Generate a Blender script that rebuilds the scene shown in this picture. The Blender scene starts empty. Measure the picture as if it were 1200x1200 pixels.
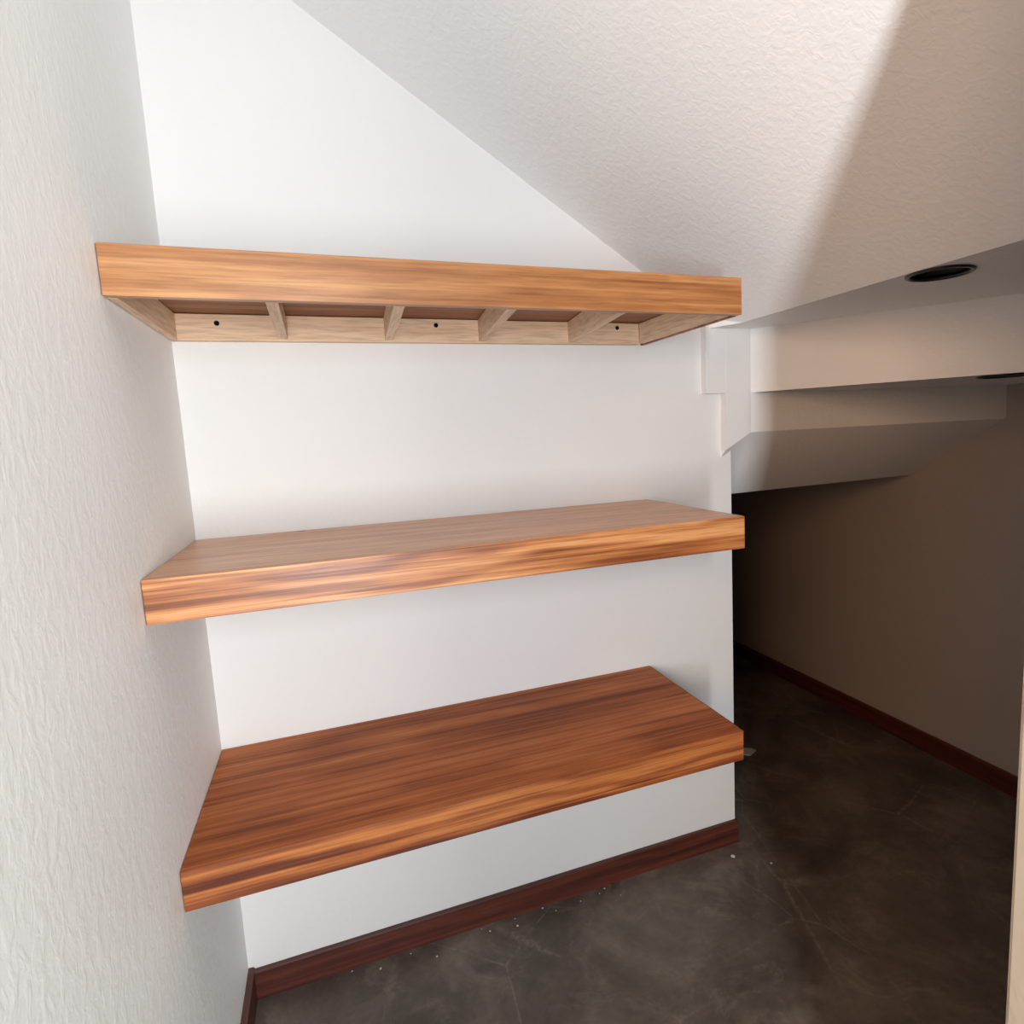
import bpy, bmesh, math, random
from mathutils import Vector, Matrix
random.seed(4)
SC = bpy.context.scene
COL = SC.collection

# ------------------------------------------------------------------ camera
CX, CY, CZ = 0.26363, -1.40539, 1.2
YAW, PIT, ROL = 0.359795, -0.126484, -0.045605
FPX, PX, PY = 720.85, 661.41, 600.2
cy_, sy_, cp_, sp_, cr_, sr_ = (math.cos(YAW), math.sin(YAW), math.cos(PIT), math.sin(PIT), math.cos(ROL), math.sin(ROL))
F = Vector((sy_ * cp_, cy_ * cp_, sp_)); RT = Vector((cy_, -sy_, 0)); UP = RT.cross(F)
R_ = RT * cr_ + UP * sr_; U_ = -RT * sr_ + UP * cr_
cam = bpy.data.cameras.new('camera'); co = bpy.data.objects.new('camera', cam); COL.objects.link(co)
co.matrix_world = Matrix(((R_.x, U_.x, -F.x, CX), (R_.y, U_.y, -F.y, CY), (R_.z, U_.z, -F.z, CZ), (0, 0, 0, 1)))
cam.sensor_fit = 'HORIZONTAL'; cam.sensor_width = 36.0; cam.lens = FPX / 1200 * 36
cam.shift_x = -(PX - 600) / 1200; cam.shift_y = (PY - 600) / 1200
cam.clip_start = 0.01
SC.camera = co

# ------------------------------------------------------------------ world, daylight, added fills, exposure
w = bpy.data.worlds.new('room_air'); SC.world = w; w.use_nodes = True
bg = w.node_tree.nodes['Background']; bg.inputs[0].default_value = (1.0, 0.80, 0.62, 1); bg.inputs[1].default_value = 0.12

def area(name, loc, target, sx, sy, power, col):
    l = bpy.data.lights.new(name, 'AREA'); l.shape = 'RECTANGLE'; l.size = sx; l.size_y = sy
    l.energy = power; l.color = col
    o = bpy.data.objects.new(name, l); COL.objects.link(o); o.location = loc
    o.rotation_euler = (Vector(target) - Vector(loc)).to_track_quat('-Z', 'Y').to_euler()
    return o
# hallway light close behind the viewpoint: its edge is cut off by the door jamb
area('hall_daylight', (0.21, -2.09, 1.12), (0.75, 0.0, 1.15), 0.080, 1.0, 35, (0.88, 0.93, 0.97))
# broad fill added further right, no window seen; reaches only left wall and corner
area('side_fill_right', (2.1, -3.6, 0.9), (0.0, -0.6, 1.1), 1.8, 1.2, 68, (0.97, 1.0, 0.95))
# added warm fill from the left, no lamp seen; brightens the stair underside
area('warm_fill_left', (-1.3, -2.6, 1.8), (1.0, -0.6, 1.1), 1.0, 1.0, 42, (1.0, 0.58, 0.34))

SC.view_settings.view_transform = 'Standard'; SC.view_settings.look = 'None'
SC.view_settings.gamma = 1.0; SC.view_settings.use_curve_mapping = False
SC.view_settings.exposure = 0.0

# ------------------------------------------------------------------ materials
def srgb(r, g, b):
    f = lambda c: (c / 255 / 12.92) if c / 255 <= 0.04045 else ((c / 255 + 0.055) / 1.055) ** 2.4
    return (f(r), f(g), f(b), 1)
class NT:
    def __init__(s, name):
        s.m = bpy.data.materials.new(name); s.m.use_nodes = True; s.t = s.m.node_tree; s.t.nodes.clear()
        s.out = s.n('ShaderNodeOutputMaterial'); s.b = s.n('ShaderNodeBsdfPrincipled'); s.l(s.b.outputs[0], s.out.inputs[0])
    def n(s, k, **kw):
        x = s.t.nodes.new(k)
        for a, v in kw.items():
            if a.startswith('i_'): x.inputs[a[2:].replace('_', ' ')].default_value = v
            else: setattr(x, a, v)
        return x
    def l(s, a, b): s.t.links.new(a, b)
    def coord(s, scale=(1, 1, 1), kind='Object', rand=False, rot=(0, 0, 0)):
        tc = s.n('ShaderNodeTexCoord'); mp = s.n('ShaderNodeMapping'); mp.inputs['Scale'].default_value = scale
        mp.inputs['Rotation'].default_value = rot
        src = tc.outputs[kind]
        s.l(src, mp.inputs['Vector']); return mp.outputs[0]
    def noise(s, vec, scale, detail=4, rough=.5, dist=0):
        x = s.n('ShaderNodeTexNoise'); x.inputs['Scale'].default_value = scale; x.inputs['Detail'].default_value = detail
        x.inputs['Roughness'].default_value = rough; x.inputs['Distortion'].default_value = dist
        s.l(vec, x.inputs['Vector']); return x.outputs['Fac']
    def ramp(s, fac, stops):
        x = s.n('ShaderNodeValToRGB'); e = x.color_ramp.elements
        while len(e) < len(stops): e.new(0.5)
        for i, (p, c) in enumerate(stops): e[i].position = p; e[i].color = c
        s.l(fac, x.inputs[0]); return x.outputs[0]
    def mix(s, fac, a, b, mode='MIX'):
        x = s.n('ShaderNodeMix', data_type='RGBA', blend_type=mode)
        for v, i in ((fac, 0), (a, 6), (b, 7)):
            if isinstance(v, (float, int, tuple)): x.inputs[i].default_value = v
            else: s.l(v, x.inputs[i])
        return x.outputs[2]
    def math(s, op, a, b=None, clamp=False):
        x = s.n('ShaderNodeMath', operation=op, use_clamp=clamp)
        for v, i in ((a, 0), (b, 1)):
            if v is None: continue
            if isinstance(v, (float, int)): x.inputs[i].default_value = v
            else: s.l(v, x.inputs[i])
        return x.outputs[0]
    def bump(s, h, strength, dist, prev=None):
        x = s.n('ShaderNodeBump'); x.inputs['Strength'].default_value = strength; x.inputs['Distance'].default_value = dist
        s.l(h, x.inputs['Height'])
        if prev is not None: s.l(prev, x.inputs['Normal'])
        return x.outputs[0]
g = lambda v: (v, v, v, 1)

def plaster(name, base, fine=90, coarse=28, strength=.35, stretch=(1, 1, 1), dist=.004):
    k = NT(name); v = k.coord(stretch)
    n1 = k.noise(v, coarse, 3, .55, .6); n2 = k.noise(v, fine, 2, .5, .3)
    h = k.math('ADD', k.math('MULTIPLY', k.ramp(n1, [(.42, g(0)), (.62, g(1))]), .65), k.math('MULTIPLY', n2, .5))
    tone = k.noise(k.coord(), 1.6, 3, .5)
    c = k.mix(tone, tuple(x * .965 for x in base[:3]) + (1,), base)
    k.l(c, k.b.inputs['Base Color']); k.b.inputs['Roughness'].default_value = .62
    k.b.inputs['Specular IOR Level'].default_value = .3
    k.l(k.bump(h, strength, dist), k.b.inputs['Normal'])
    return k.m
WHITE = (0.88, 0.875, 0.87, 1)
M_left = plaster('rough_white_plaster', WHITE, 130, 60, .10, (1, 1, .6), .004)
M_back = plaster('smooth_white_plaster', (0.775, 0.755, 0.74, 1), 90, 40, .06)
M_soffit = plaster('trowelled_white_plaster', (0.89, 0.885, 0.875, 1), 110, 60, .11, (1, 1, 1), .004)
M_dim = plaster('shade_darkened_plaster', (0.42, 0.36, 0.32, 1), 80, 24, .2)  # tan tone, darkened partly to carry the shade under the stairs
M_jamb = plaster('darkened_cream_plaster', (0.34, 0.28, 0.21, 1), 80, 24, .15)  # cream darkened partly so the doorway edge comes out dim enough

def wood(name, c_dark, c_mid, c_light, rough=.38, cross=26, axis=0, contrast=1.0, spec=.5, off=0.0, knot=None):
    """long grain along x; two noise layers: broad ribbon figure and fine pores"""
    k = NT(name)
    tc = k.n('ShaderNodeTexCoord')
    add = k.n('ShaderNodeVectorMath', operation='ADD'); k.l(tc.outputs['Object'], add.inputs[0]); add.inputs[1].default_value = (off * 3.7, off, off * 1.9)
    def m(sc):
        mp = k.n('ShaderNodeMapping'); mp.inputs['Scale'].default_value = sc; k.l(add.outputs[0], mp.inputs['Vector']); return mp.outputs[0]
    sc = lambda a, b: tuple(a if i == axis else b for i in range(3))
    broad = k.noise(m(sc(.9, cross)), 1.0, 3, .55, .5)
    mid = k.noise(m(sc(1.3, cross * 5.0)), 1.0, 5, .65, .3)
    fine = k.noise(m(sc(14, cross * 14)), 1.0, 3, .6, .0)
    cathedral = k.n('ShaderNodeTexWave', wave_type='BANDS', bands_direction='Z')
    cathedral.inputs['Scale'].default_value = 3; cathedral.inputs['Distortion'].default_value = 7
    cathedral.inputs['Detail'].default_value = 2; cathedral.inputs['Detail Scale'].default_value = 1.2
    k.l(m(sc(.8, 3)), cathedral.inputs['Vector'])
    f = k.math('ADD', k.math('MULTIPLY', broad, .46), k.math('MULTIPLY', mid, .44))
    f = k.math('ADD', f, k.math('MULTIPLY', cathedral.outputs['Fac'], .10))
    s = .15 / contrast
    col = k.ramp(f, [(.5 - s, c_dark), (.5, c_mid), (.5 + s, c_light)])
    pores = k.ramp(fine, [(.38, g(.62)), (.54, g(1))])
    col = k.mix(.55, col, pores, 'MULTIPLY')
    blot = k.noise(m(sc(2.5, 18)), 1.0, 3, .5)
    col = k.mix(.25, col, k.ramp(blot, [(.35, g(.78)), (.65, g(1.12))]), 'MULTIPLY')
    if knot:
        for (kx, ky, kz, rx, ry) in knot:
            sb = k.n('ShaderNodeVectorMath', operation='SUBTRACT'); k.l(tc.outputs['Object'], sb.inputs[0]); sb.inputs[1].default_value = (kx, ky, kz)
            ml = k.n('ShaderNodeVectorMath', operation='MULTIPLY'); k.l(sb.outputs[0], ml.inputs[0]); ml.inputs[1].default_value = (1 / rx, 1 / ry, 0)
            ln = k.n('ShaderNodeVectorMath', operation='LENGTH'); k.l(ml.outputs[0], ln.inputs[0])
            col = k.mix(k.ramp(ln.outputs['Value'], [(.6, g(1)), (1.2, g(0))]), col, srgb(70, 34, 22))
    k.l(col, k.b.inputs['Base Color'])
    k.l(k.ramp(mid, [(.3, g(rough + .08)), (.7, g(rough - .04))]), k.b.inputs['Roughness'])
    k.b.inputs['Specular IOR Level'].default_value = spec
    k.l(k.bump(fine, .12, .0006), k.b.inputs['Normal'])
    return k.m
CD, CM, CL = srgb(128, 66, 32), srgb(176, 104, 54), srgb(214, 148, 86)
M_vA = wood('honey_brown_veneer_upper', srgb(136, 82, 44), srgb(174, 117, 70), srgb(204, 150, 98), .34, 24, off=1.3)
M_vB = wood('honey_brown_veneer_middle', srgb(122, 64, 32), srgb(176, 108, 60), srgb(214, 152, 98), .36, 30, off=4.1, contrast=1.7)
M_vC = wood('honey_brown_veneer_lower', srgb(92, 42, 22), srgb(144, 78, 40), srgb(182, 112, 60), .40, 30, off=7.7, contrast=1.7)
M_tB = wood('sheen_paled_brown_veneer_top', srgb(200, 136, 94), srgb(222, 166, 124), srgb(236, 190, 150), .34, 22, off=2.6, spec=.4, knot=[(.194, -.012, 0, .012, .007)])  # paler than the veneer: top light and grazing sheen put into the colour
M_tC = wood('red_brown_veneer_top_lower', srgb(124, 60, 28), srgb(178, 98, 48), srgb(206, 128, 72), .5, 26, off=5.2, contrast=1.1, spec=.2)
M_pine = wood('pale_pine', srgb(214, 174, 138), srgb(232, 198, 166), srgb(243, 216, 188), .55, 14, spec=.3, off=3.3, contrast=.55)
M_pine_y = wood('pale_pine_rib', srgb(212, 174, 142), srgb(230, 198, 168), srgb(241, 214, 188), .55, 14, axis=1, spec=.3, off=9.3, contrast=.55)
M_ply = wood('raw_brown_plywood', srgb(110, 70, 46), srgb(142, 96, 66), srgb(160, 116, 84), .6, 14, spec=.3, off=6.3)
M_base = wood('dark_red_brown_stained_wood', srgb(58, 26, 20), srgb(84, 40, 30), srgb(106, 54, 40), .42, 40, off=8.2)
M_base_y = wood('dark_red_brown_stained_wood_side', srgb(58, 26, 20), srgb(84, 40, 30), srgb(106, 54, 40), .42, 40, axis=1, off=2.2)
def simple(name, col, rough=.5, metal=0, spec=.5):
    k = NT(name); v = k.coord(); n = k.noise(v, 60, 3)
    k.l(k.mix(n, tuple(x * .85 for x in col[:3]) + (1,), col), k.b.inputs['Base Color'])
    k.b.inputs['Roughness'].default_value = rough; k.b.inputs['Metallic'].default_value = metal; k.b.inputs['Specular IOR Level'].default_value = spec
    return k.m
M_black = simple('satin_black_metal', (.012, .011, .012, 1), .35)
M_can = simple('matt_black_reflector', (.006, .006, .006, 1), .6)
M_bulb = simple('unlit_grey_lens', (.05, .05, .055, 1), .25)
M_screw = simple('black_screw', (.004, .004, .004, 1), .8, spec=.15)
M_crumb = simple('white_plaster_crumb', (.62, .58, .54, 1), .9)
M_leaf = simple('dry_yellow_green_leaf', (.16, .17, .05, 1), .8)

def floor_mat():
    k = NT('worn_grey_brown_floor'); v = k.coord()
    a = k.noise(v, 3.2, 6, .62, .6); b = k.noise(v, 14, 6, .65, .4); c = k.noise(v, 60, 4, .6)
    col = k.ramp(a, [(.30, srgb(68, 58, 50)), (.52, srgb(94, 83, 73)), (.72, srgb(122, 110, 98))])
    col = k.mix(.5, col, k.ramp(b, [(.3, g(.62)), (.55, g(1)), (.75, g(1.3))]), 'MULTIPLY')
    col = k.mix(.35, col, k.ramp(c, [(.3, g(.7)), (.7, g(1.2))]), 'MULTIPLY')
    # dusty scratches: cell edges of warped voronoi, broken up by noise
    wn = k.n('ShaderNodeTexNoise'); wn.inputs['Scale'].default_value = 5; wn.inputs['Detail'].default_value = 3; k.l(v, wn.inputs['Vector'])
    wa = k.n('ShaderNodeVectorMath', operation='MULTIPLY_ADD'); k.l(wn.outputs['Color'], wa.inputs[0]); wa.inputs[1].default_value = (.035, .035, 0); k.l(v, wa.inputs[2])
    v0 = v; v = wa.outputs[0]
    for sc, seed, wd, br in ((2.3, 0.0, .014, .58), (3.7, 5.0, .010, .56), (1.4, 9.0, .010, .58), (6.5, 3.0, .016, .60)):
        mp = k.n('ShaderNodeMapping'); mp.inputs['Location'].default_value = (seed, seed * .7, 0); mp.inputs['Rotation'].default_value = (0, 0, seed)
        mp.inputs['Scale'].default_value = (1, .6, 1); k.l(v, mp.inputs['Vector'])
        vo = k.n('ShaderNodeTexVoronoi', feature='DISTANCE_TO_EDGE'); vo.inputs['Scale'].default_value = sc; k.l(mp.outputs[0], vo.inputs['Vector'])
        line = k.ramp(vo.outputs['Distance'], [(0, g(1)), (wd, g(0))])
        brk = k.ramp(k.noise(mp.outputs[0], 2.6, 4, .6), [(br - .06, g(0)), (br + .08, g(1))])
        grit = k.ramp(k.noise(v, 90, 3, .6), [(.4, g(.2)), (.6, g(1))])
        f = k.math('MULTIPLY', k.math('MULTIPLY', line, brk), k.math('MULTIPLY', grit, .34))
        col = k.mix(f, col, srgb(178, 166, 152))
    dust = k.math('MULTIPLY', k.ramp(k.noise(v0, 5.5, 8, .72, .8), [(.54, g(0)), (.70, g(1))]), .30)
    col = k.mix(dust, col, srgb(158, 146, 132))
    k.l(col, k.b.inputs['Base Color'])
    k.l(k.ramp(b, [(.3, g(.42)), (.7, g(.62))]), k.b.inputs['Roughness'])
    k.b.inputs['Specular IOR Level'].default_value = .4
    k.l(k.bump(b, .15, .003), k.b.inputs['Normal'])
    return k.m
M_floor = floor_mat()

# ------------------------------------------------------------------ helpers
def link(name, bm, mat, parent=None, bevel=0, smooth=False, kind=None, origin=None):
    if bevel:
        bmesh.ops.bevel(bm, geom=[e for e in bm.edges if e.is_manifold and e.calc_face_angle(0) > .3], offset=bevel, segments=2, affect='EDGES', profile=.5)
    bmesh.ops.recalc_face_normals(bm, faces=bm.faces)
    if origin is not None: bmesh.ops.translate(bm, verts=bm.verts, vec=-Vector(origin))
    me = bpy.data.meshes.new(name); bm.to_mesh(me); bm.free(); me.materials.append(mat)
    if smooth:
        for p in me.polygons: p.use_smooth = True
    o = bpy.data.objects.new(name, me); COL.objects.link(o)
    if origin is not None: o.location = origin
    if parent is not None: o.parent = parent
    if kind: o['kind'] = kind
    return o
def box(x0, x1, y0, y1, z0, z1, bm=None):
    bm = bm or bmesh.new()
    r = bmesh.ops.create_cube(bm, size=1)
    for v in r['verts']:
        v.co = Vector((x0 + (v.co.x + .5) * (x1 - x0), y0 + (v.co.y + .5) * (y1 - y0), z0 + (v.co.z + .5) * (z1 - z0)))
    return bm
def hull(pts, faces, bm=None):
    bm = bm or bmesh.new(); vs = [bm.verts.new(p) for p in pts]
    for f in faces: bm.faces.new([vs[i] for i in f])
    return bm
def prism(poly, up, bm=None):
    """solid with the polygon `poly` (3-D points) as its underside, swept by vector `up`"""
    bm = bm or bmesh.new(); n = len(poly); up = Vector(up)
    lo = [bm.verts.new(p) for p in poly]; hi = [bm.verts.new(Vector(p) + up) for p in poly]
    bm.faces.new(lo); bm.faces.new(hi[::-1])
    for i in range(n): bm.faces.new([lo[i], hi[i], hi[(i + 1) % n], lo[(i + 1) % n]])
    return bm
def holed_prism(poly, holes, z, th):
    bm = bmesh.new(); es = []
    for loop in [poly] + [[(c[0] + r * math.cos(2 * math.pi * i / 48), c[1] + r * math.sin(2 * math.pi * i / 48)) for i in range(48)] for c, r in holes]:
        vs = [bm.verts.new((p[0], p[1], z)) for p in loop]
        es += [bm.edges.new((vs[i], vs[(i + 1) % len(vs)])) for i in range(len(vs))]
    r = bmesh.ops.triangle_fill(bm, use_beauty=True, edges=es)
    fs = [f for f in r['geom'] if isinstance(f, bmesh.types.BMFace)]
    # drop triangles that fell inside a hole
    bad = [f for f in fs if any((f.calc_center_median().xy - Vector(c)).length < rr * .9 and all((v.co.xy - Vector(c)).length < rr * 1.01 for v in f.verts) for c, rr in holes)]
    bmesh.ops.delete(bm, geom=bad, context='FACES_ONLY')
    ex = bmesh.ops.extrude_face_region(bm, geom=list(bm.faces))
    bmesh.ops.translate(bm, verts=[v for v in ex['geom'] if isinstance(v, bmesh.types.BMVert)], vec=(0, 0, th))
    return bm
def lathe(profile, seg=40, closed=True):
    bm = bmesh.new(); rings = []
    for r, z in profile:
        rings.append([bm.verts.new((r * math.cos(2 * math.pi * i / seg), r * math.sin(2 * math.pi * i / seg), z)) for i in range(seg)])
    n = len(rings)
    for a in range(n if closed else n - 1):
        A, B = rings[a], rings[(a + 1) % n]
        for i in range(seg): bm.faces.new([A[i], A[(i + 1) % seg], B[(i + 1) % seg], B[i]])
    return bm
def thing(name, loc, label, cat, group=None):
    o = bpy.data.objects.new(name, None); COL.objects.link(o); o.location = loc; o['label'] = label; o['category'] = cat
    if group: o['group'] = group
    return o
def child(name, bm, mat, parent, bevel=0, smooth=False, label=None):
    """bm in world coordinates -> child of thing at parent.location"""
    bmesh.ops.translate(bm, verts=bm.verts, vec=-parent.location)
    o = link(name, bm, mat, parent, bevel, smooth)
    if label: o['label'] = label
    return o

# ------------------------------------------------------------------ the setting
FZ = -0.008
XD = 2.21            # dim right wall
YJ = -1.092          # inner face of the wall with the doorway
XE = 1.282           # free end of the shelf wall
def struct(name, bm, mat, label, bevel=0):
    o = link(name, bm, mat, None, bevel, kind='structure'); o['label'] = label; o['category'] = name.split('_')[0]
    return o
struct('floor', box(-1.6, 3.2, -5.0, 2.2, FZ - .08, FZ), M_floor, 'dark grey brown scuffed floor with white dust and scratches')
struct('wall_left', box(-.12, 0, YJ - .14, .0, FZ, 2.45), M_left, 'rough white plaster wall left of the shelves')
struct('wall_back', box(-.12, XE, 0, .10, FZ, 2.45), M_back, 'smooth white plaster wall carrying the three shelves')
struct('wall_right', box(XD, XD + .1, YJ - .14, 2.1, FZ, 1.75), M_dim, 'plaster wall under the stairs on the right, its colour darkened for shade')
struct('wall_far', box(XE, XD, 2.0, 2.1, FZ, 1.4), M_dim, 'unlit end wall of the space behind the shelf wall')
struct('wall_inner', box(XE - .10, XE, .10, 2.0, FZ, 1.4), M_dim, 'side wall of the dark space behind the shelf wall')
struct('wall_front', box(.765, XD + .1, YJ - .115, YJ, FZ, 2.45), M_jamb, 'darkened cream wall edge of the doorway at the right edge of the picture', bevel=.004)
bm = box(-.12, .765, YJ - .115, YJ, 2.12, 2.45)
struct('trim_1', bm, M_jamb, 'darkened cream lintel over the closet doorway')

# stair underside ("ceiling"): sloping flight, two winder treads with risers, lower flight
def zs(x): return 2.062 - .627 * (x - .271)
EX = 1.2435; EZ = zs(EX)            # lower edge of the sloping flight
P0 = Vector((1.331, -.023)); dirF = Vector((.583, -.813))
def onF(y): t = (y - P0.y) / dirF.y; return Vector((P0.x + dirF.x * t, y))
Z1, Z2, Z3 = EZ, 1.287, 1.182
ceil_ = struct('ceiling', prism([(-.02, .0, zs(-.02)), (1.195, .0, zs(1.195)), (EX, -.105, EZ), (EX, YJ, EZ), (-.02, YJ, zs(-.02))], (0, 0, .16)), M_soffit,
       'white sloping underside of the stair flight above the shelves')
a = onF(YJ)
H1, HR = (1.2985, -.590), .0535
H2 = (1.714, -.432)
# first flat tread underside, with the round cut-out of the first downlight
b = onF(YJ)
poly1 = [(1.195, .0), (1.40, .0), (P0.x + .02, P0.y), (b.x + .02, YJ), (EX, YJ), (EX, -.105)]
o = link('tread_underside', holed_prism(poly1, [(H1, HR)], Z1, .10), M_soffit, ceil_); o['label'] = 'upper flat tread underside with round downlight hole'
# slim wedge closing the slope to the tread at the wall
o = link('riser_face', prism([(P0.x, P0.y, Z2), (P0.x + .03, P0.y + .02, Z2), (b.x + .03, YJ, Z2), (b.x, YJ, Z2)], (0, 0, Z1 - Z2 + .02)), M_soffit, ceil_)
o['label'] = 'upper angled riser of the winding stair'
poly2 = [(P0.x + .012, P0.y), (P0.x + .02, P0.y + .03), (XD, -.08), (XD, YJ), (b.x + .012, YJ)]
o = link('tread_underside', holed_prism(poly2, [(H2, HR)], Z2, .10), M_soffit, ceil_); o['label'] = 'lower flat tread underside in shade'
o = link('riser_face', prism([(P0.x, P0.y, Z3), (XD, -.108, Z3 + .004), (XD, -.07, Z3 + .004), (P0.x, P0.y + .04, Z3)], (0, 0, Z2 - Z3 + .02)), M_soffit, ceil_)
o['label'] = 'lower riser of the winding stair'
# lower flight descending away from the camera
A, B, C, D, E = (P0.x, P0.y, Z3), (XD, -.108, Z3 + .006), (XD, .215, .998), (1.25, .135, .998), (1.249, -.023, 1.137)
bm = bmesh.new(); N = 14
G = [[bm.verts.new(Vector(A).lerp(Vector(B), u / N).lerp(Vector(D).lerp(Vector(C), u / N), v / N)) for u in range(N + 1)] for v in range(N + 1)]
for v in range(N):
    for u in range(N): bm.faces.new([G[v][u], G[v][u + 1], G[v + 1][u + 1], G[v + 1][u]])
ve = bm.verts.new(E); col0 = [G[v][0] for v in range(N + 1)]
for v in range(N): bm.faces.new([ve, col0[v], col0[v + 1]])
for f in bm.faces: f.smooth = True
loop = [G[0][u] for u in range(N + 1)] + [G[v][N] for v in range(1, N + 1)] + [G[N][u] for u in range(N - 1, -1, -1)] + [ve]
top = [bm.verts.new((q.co.x + (.02 if q is ve or q.co.x < 1.34 else 0), max(q.co.y, -.02) + .015, 1.285)) for q in loop]
for i in range(len(loop)): bm.faces.new([loop[i], top[i], top[(i + 1) % len(loop)], loop[(i + 1) % len(loop)]])
bm.faces.new(top)
for i in range(len(loop)):
    e = bm.edges.get((loop[i], loop[(i + 1) % len(loop)]))
    if e: e.smooth = False
o = link('flight_underside', bm, M_soffit, ceil_); o['label'] = 'sloping underside of the lower stair flight'
o = link('landing_underside', prism([(1.25, .135, .998), (XD, .215, .998), (XD, 2.0, .998), (1.25, 2.0, .998)], (0, 0, .15)), M_soffit, ceil_)
# plaster thickening on the wall where the winders start
bm = prism([(1.192, -.0225, Z2), (1.192, .0, Z2), (1.267, .0, Z2), (1.267, -.0225, Z2)], (0, 0, Z1 - Z2 + .02))
struct('trim_2', bm, M_back, 'short white plaster ledge on the wall right of the upper shelf')
bm = bmesh.new()
zt = Z1 + .02
p = [(1.249, -.0235, 1.137), (P0.x, -.0235, Z3), (P0.x, -.0235, zt), (1.267, -.0235, zt), (1.267, -.0235, Z2), (1.249, -.0235, Z2)]
p = [(1.249, -.0235, 1.137), (P0.x, -.0235, Z3), (P0.x, -.0235, zt), (1.255, -.0235, zt)]
lo = [bm.verts.new(v) for v in p]; hi = [bm.verts.new((v[0], .03, v[2])) for v in p]
bm.faces.new(lo); bm.faces.new(hi[::-1])
for i in range(4): bm.faces.new([lo[i], hi[i], hi[(i + 1) % 4], lo[(i + 1) % 4]])
struct('trim_3', bm, M_back, 'white plaster post end where the winding treads meet the wall')

# baseboards
def board_x(name, x0, x1, yb, h, th, mat, label):   # along x, against wall plane y=yb, facing -y
    bm = prism([(x0, yb, FZ), (x0, yb - th, FZ), (x0, yb - th, FZ + h - .003), (x0, yb - th + .003, FZ + h), (x0, yb, FZ + h)], (x1 - x0, 0, 0))
    return struct(name, bm, mat, label)
board_x('baseboard_back', .0125, XE + .004, -.0005, .067, .012, M_base, 'dark red brown baseboard along the shelf wall')
bm = prism([(.0005, -.0005, FZ), (.0125, -.0005, FZ), (.0125, -.0005, FZ + .069), (.0095, -.0005, FZ + .072), (.0005, -.0005, FZ + .072)], (0, YJ + .001, 0))
struct('baseboard_left', bm, M_base_y, 'dark brown baseboard along the left wall')
bm = prism([(XD - .0005, 1.99, FZ), (XD - .0125, 1.99, FZ), (XD - .0125, 1.99, FZ + .065), (XD - .0095, 1.99, FZ + .068), (XD - .0005, 1.99, FZ + .068)], (0, YJ - 1.985, 0))
struct('baseboard_right', bm, M_base_y, 'dark baseboard along the dim right wall')

# ------------------------------------------------------------------ downlights
def downlight(c, z, label):
    t = thing('recessed_downlight', (c[0], c[1], z), label, 'downlight', 'round black downlights in the stair underside')
    rim = lathe([(HR - .007, -.001), (HR - .005, -.004), (HR, -.0035), (HR + .0012, -.0015), (HR + .0012, -.0004), (HR - .003, -.0004), (HR - .003, .004), (HR - .007, .004)], 48)
    link('rim', rim, M_black, t, smooth=True)
    can = lathe([(HR - .0035, .001), (HR - .008, .022), (HR - .016, .045), (HR - .014, .047), (HR - .0005, .024), (HR - .001, .001)], 48)
    link('reflector', can, M_can, t, smooth=True)
    back = lathe([(.0001, .044), (.018, .0425), (HR - .015, .044), (HR - .015, .050), (.0001, .050)], 40)
    link('lens', back, M_bulb, t, smooth=True)
    ring = lathe([(.022, .030), (.026, .028), (.030, .030), (.026, .033)], 40)
    link('inner_ring', ring, M_black, t, smooth=True)
downlight(H1, Z1, 'nearer round black recessed downlight in the upper flat tread underside')
downlight(H2, Z2, 'farther black recessed downlight cut by the right edge, in the lower shaded tread')

# ------------------------------------------------------------------ shelves
def wedge_box(x0b, x1b, x0f, x1f, yb, yf, z0, z1):
    """box whose back (y=yb) spans x0b..x1b and front (y=yf) spans x0f..x1f"""
    P = [(x0f, yf, z0), (x1f, yf, z0), (x1b, yb, z0), (x0b, yb, z0), (x0f, yf, z1), (x1f, yf, z1), (x1b, yb, z1), (x0b, yb, z1)]
    return hull(P, [(3, 2, 1, 0), (4, 5, 6, 7), (0, 1, 5, 4), (1, 2, 6, 5), (2, 3, 7, 6), (3, 0, 4, 7)])
GAP = .0015
MT = .016
def mitre_front(x0, x1, yf, z0, zt):
    return prism([(x0, yf, z0), (x0, yf + MT, z0), (x0, yf + MT, zt - MT), (x0, yf, zt)], (x1 - x0, 0, 0))
def mitre_top(x0, x1, yf, yb, zt):
    return prism([(x0, yf + .0002, zt + .0002), (x0, yf + MT + .0002, zt - MT + .0002), (x0, yb, zt - MT + .0002), (x0, yb, zt + .0002)], (x1 - x0, 0, 0))
FT, BV = .0175, .0008
def closed_shelf(W, D, ztop, T, mtop, mfront, label):
    t = thing('floating_shelf', (0, 0, ztop), label, 'shelf', 'brown floating wooden shelves on the white wall')
    x0, x1 = GAP, W; yb, yf = -GAP, -D; z0 = ztop - T
    child('front_board', mitre_front(x0, x1, yf, z0, ztop), mfront, t, .0009)
    child('top_panel', mitre_top(x0, x1 - .0030, yf, yb, ztop), mtop, t)
    child('end_board', box(x1 - .0026, x1, yf + FT - .0015, yb, z0, ztop), mfront, t, .0009)
    child('bottom_panel', box(x0, x1 - .0030, yf + FT, yb, z0, z0 + .012), mfront, t, BV * .7)
    child('wall_ledger', box(x0 + .001, x1 - .03, yb - .025, yb, z0 + .0125, ztop - .0165), M_pine, t)
    return t
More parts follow.
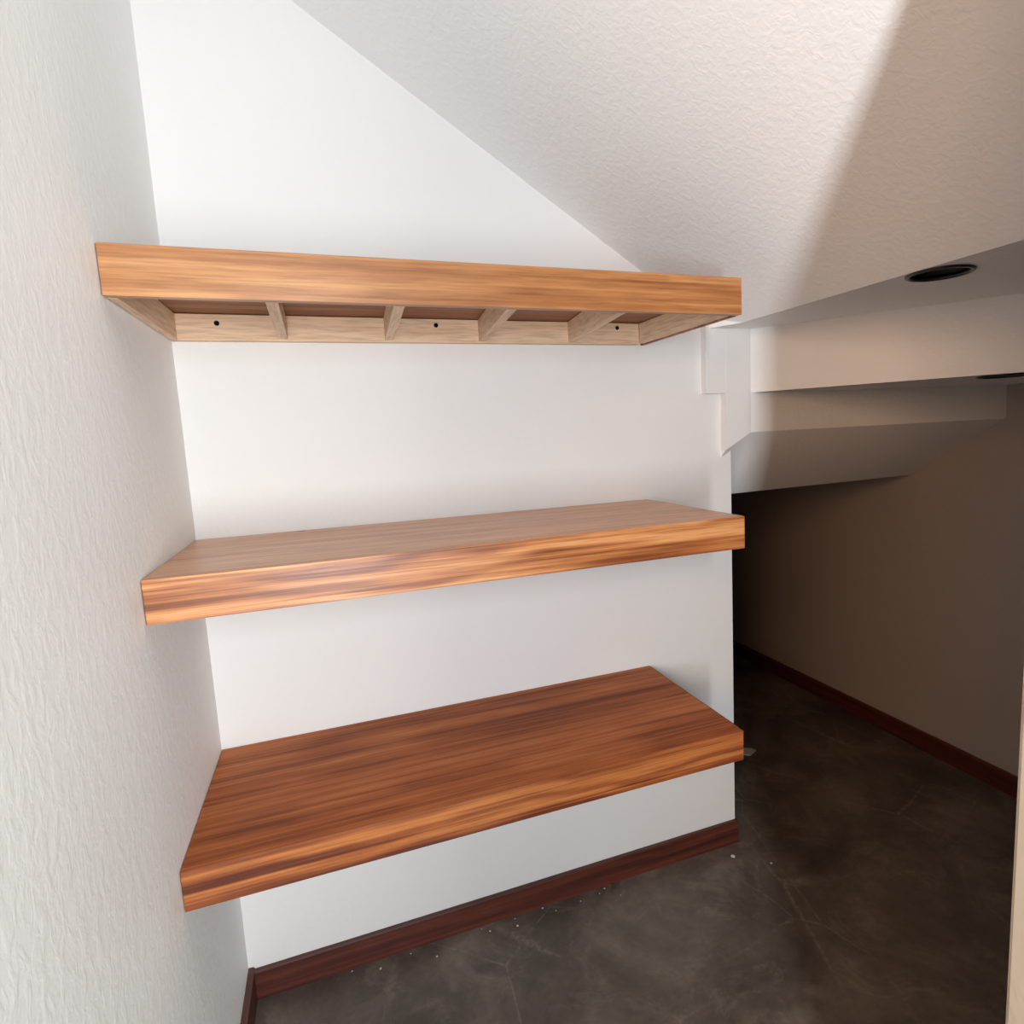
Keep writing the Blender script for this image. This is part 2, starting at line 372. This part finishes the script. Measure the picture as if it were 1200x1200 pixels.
# upper shelf: open underneath
W, D, ZT, T = 1.0217, .3986, 1.4775, .0672
t = thing('floating_shelf', (0, 0, ZT), 'uppermost brown wooden floating shelf, underside open with pale ribs showing', 'shelf', 'brown floating wooden shelves on the white wall')
z0 = ZT - T
child('front_board', mitre_front(GAP, W, -D, z0, ZT), M_vA, t, .0004)
child('top_panel', mitre_top(GAP, W - .0075, -D, -GAP, ZT), M_ply, t, 0, label='dark brown top panel seen from below')
child('end_board', box(W - .0068, W, -D + FT + .0006, -GAP, z0 - .0005, ZT - .0002), M_vC, t, BV * .7, label='brown veneered right end')
def pine(name, bm, mat=M_pine_y): return child(name, bm, mat, t, BV)
pine('end_rail', box(W - .0195, W - .0070, -D + FT + .0006, -.0205, z0 + .002, ZT - .0174))
pine('end_rail', box(GAP, .0135, -D + FT + .0006, -.0205, z0, ZT - .0174))
led = pine('wall_ledger', box(GAP, W - .0195, -.020, -GAP, z0, ZT - .0174), M_pine)
for xb, xf in ((.198, .204), (.405, .389), (.608, .575), (.823, .782)):
    hw = .0088
    pine('rib', wedge_box(xb - hw, xb + hw, xf - hw, xf + hw, -.0204, -D + FT + .0006, z0 + .0035, ZT - .0174))
for x, z in ((.083, 1.443), (.506, 1.447), (.943, 1.449)):
    s = lathe([(.0001, -.0012), (.0022, -.0012), (.0048, 0), (.0048, .0008), (.0001, .0008)], 20)
    bmesh.ops.rotate(s, verts=s.verts, matrix=Matrix.Rotation(math.radians(-90), 3, 'X'), cent=(0, 0, 0))
    bmesh.ops.translate(s, verts=s.verts, vec=Vector((x, -.0208, z)) - t.location)
    o = link('screw', s, M_screw, led)
closed_shelf(1.0236, .3999, 1.0223, .0651, M_tB, M_vB, 'middle brown wooden floating shelf with a small dark knot at its back edge')
closed_shelf(1.0155, .4011, .5754, .0655, M_tC, M_vC, 'lowest brown wooden floating shelf with red brown top, nearest the floor')

# ------------------------------------------------------------------ debris on the floor
def crumb(x, y, r, flat=.5, mat=M_crumb, name='plaster_crumb', label='', grp='white plaster crumbs along the baseboard', cat='crumb'):
    bm = bmesh.new(); bmesh.ops.create_icosphere(bm, subdivisions=2, radius=1)
    for v in bm.verts:
        k = 1 + random.uniform(-.28, .28); v.co = Vector((v.co.x * r * k * 1.2, v.co.y * r * k, v.co.z * r * k * flat))
    zmin = min(v.co.z for v in bm.verts)
    o = link(name, bm, mat); o.location = (x, y, FZ - zmin); o.rotation_euler.z = random.uniform(0, 3)
    o['label'] = label; o['category'] = cat
    if grp: o['group'] = grp
    return o
crumb(1.231, -.060, .0052, label='largest white plaster crumb on the floor near the end of the shelf wall', grp=None)
crumb(1.31, -.125, .0030, label='small white crumb on dark floor right of the shelf wall end', grp=None)
for i in range(14):
    crumb(random.uniform(.03, .95), -.016 - abs(random.gauss(0, .022)), random.uniform(.0012, .0024), label='tiny white plaster crumb on the floor close to the back baseboard')
# flat dusty plaster flake behind the lowest shelf's right end
bm = prism([(-.03, -.015, 0), (-.01, -.03, 0), (.03, -.012, 0), (.024, .008, 0), (0, .022, 0), (-.022, .012, 0)], (0, 0, .004))
o = link('plaster_flake', bm, M_crumb, bevel=.001); o.location = (1.628, .395, FZ + .0002); o['label'] = 'flat pale plaster flake on the floor behind the lowest shelf corner'; o['category'] = 'debris'
# small dry leaf by the baseboard
bm = bmesh.new(); n = 9; L = .018
rows = []
for i in range(n):
    s = i / (n - 1); wd = .005 * math.sin(math.pi * min(max(s, .03), .97)) + .0002
    zc = .001 + .002 * math.sin(s * 3)
    rows.append([bm.verts.new((s * L, -wd, zc + .002)), bm.verts.new((s * L, 0, zc)), bm.verts.new((s * L, wd, zc + .002))])
for i in range(n - 1):
    for j in range(2): bm.faces.new([rows[i][j], rows[i + 1][j], rows[i + 1][j + 1], rows[i][j + 1]])
bmesh.ops.solidify(bm, geom=bm.faces[:], thickness=.0006)
o = link('dry_leaf', bm, M_leaf); o.location = (.868, -.033, FZ); o.rotation_euler.z = 1.0; o['label'] = 'small dry yellow green leaf bit on the floor by the back baseboard'; o['category'] = 'leaf'
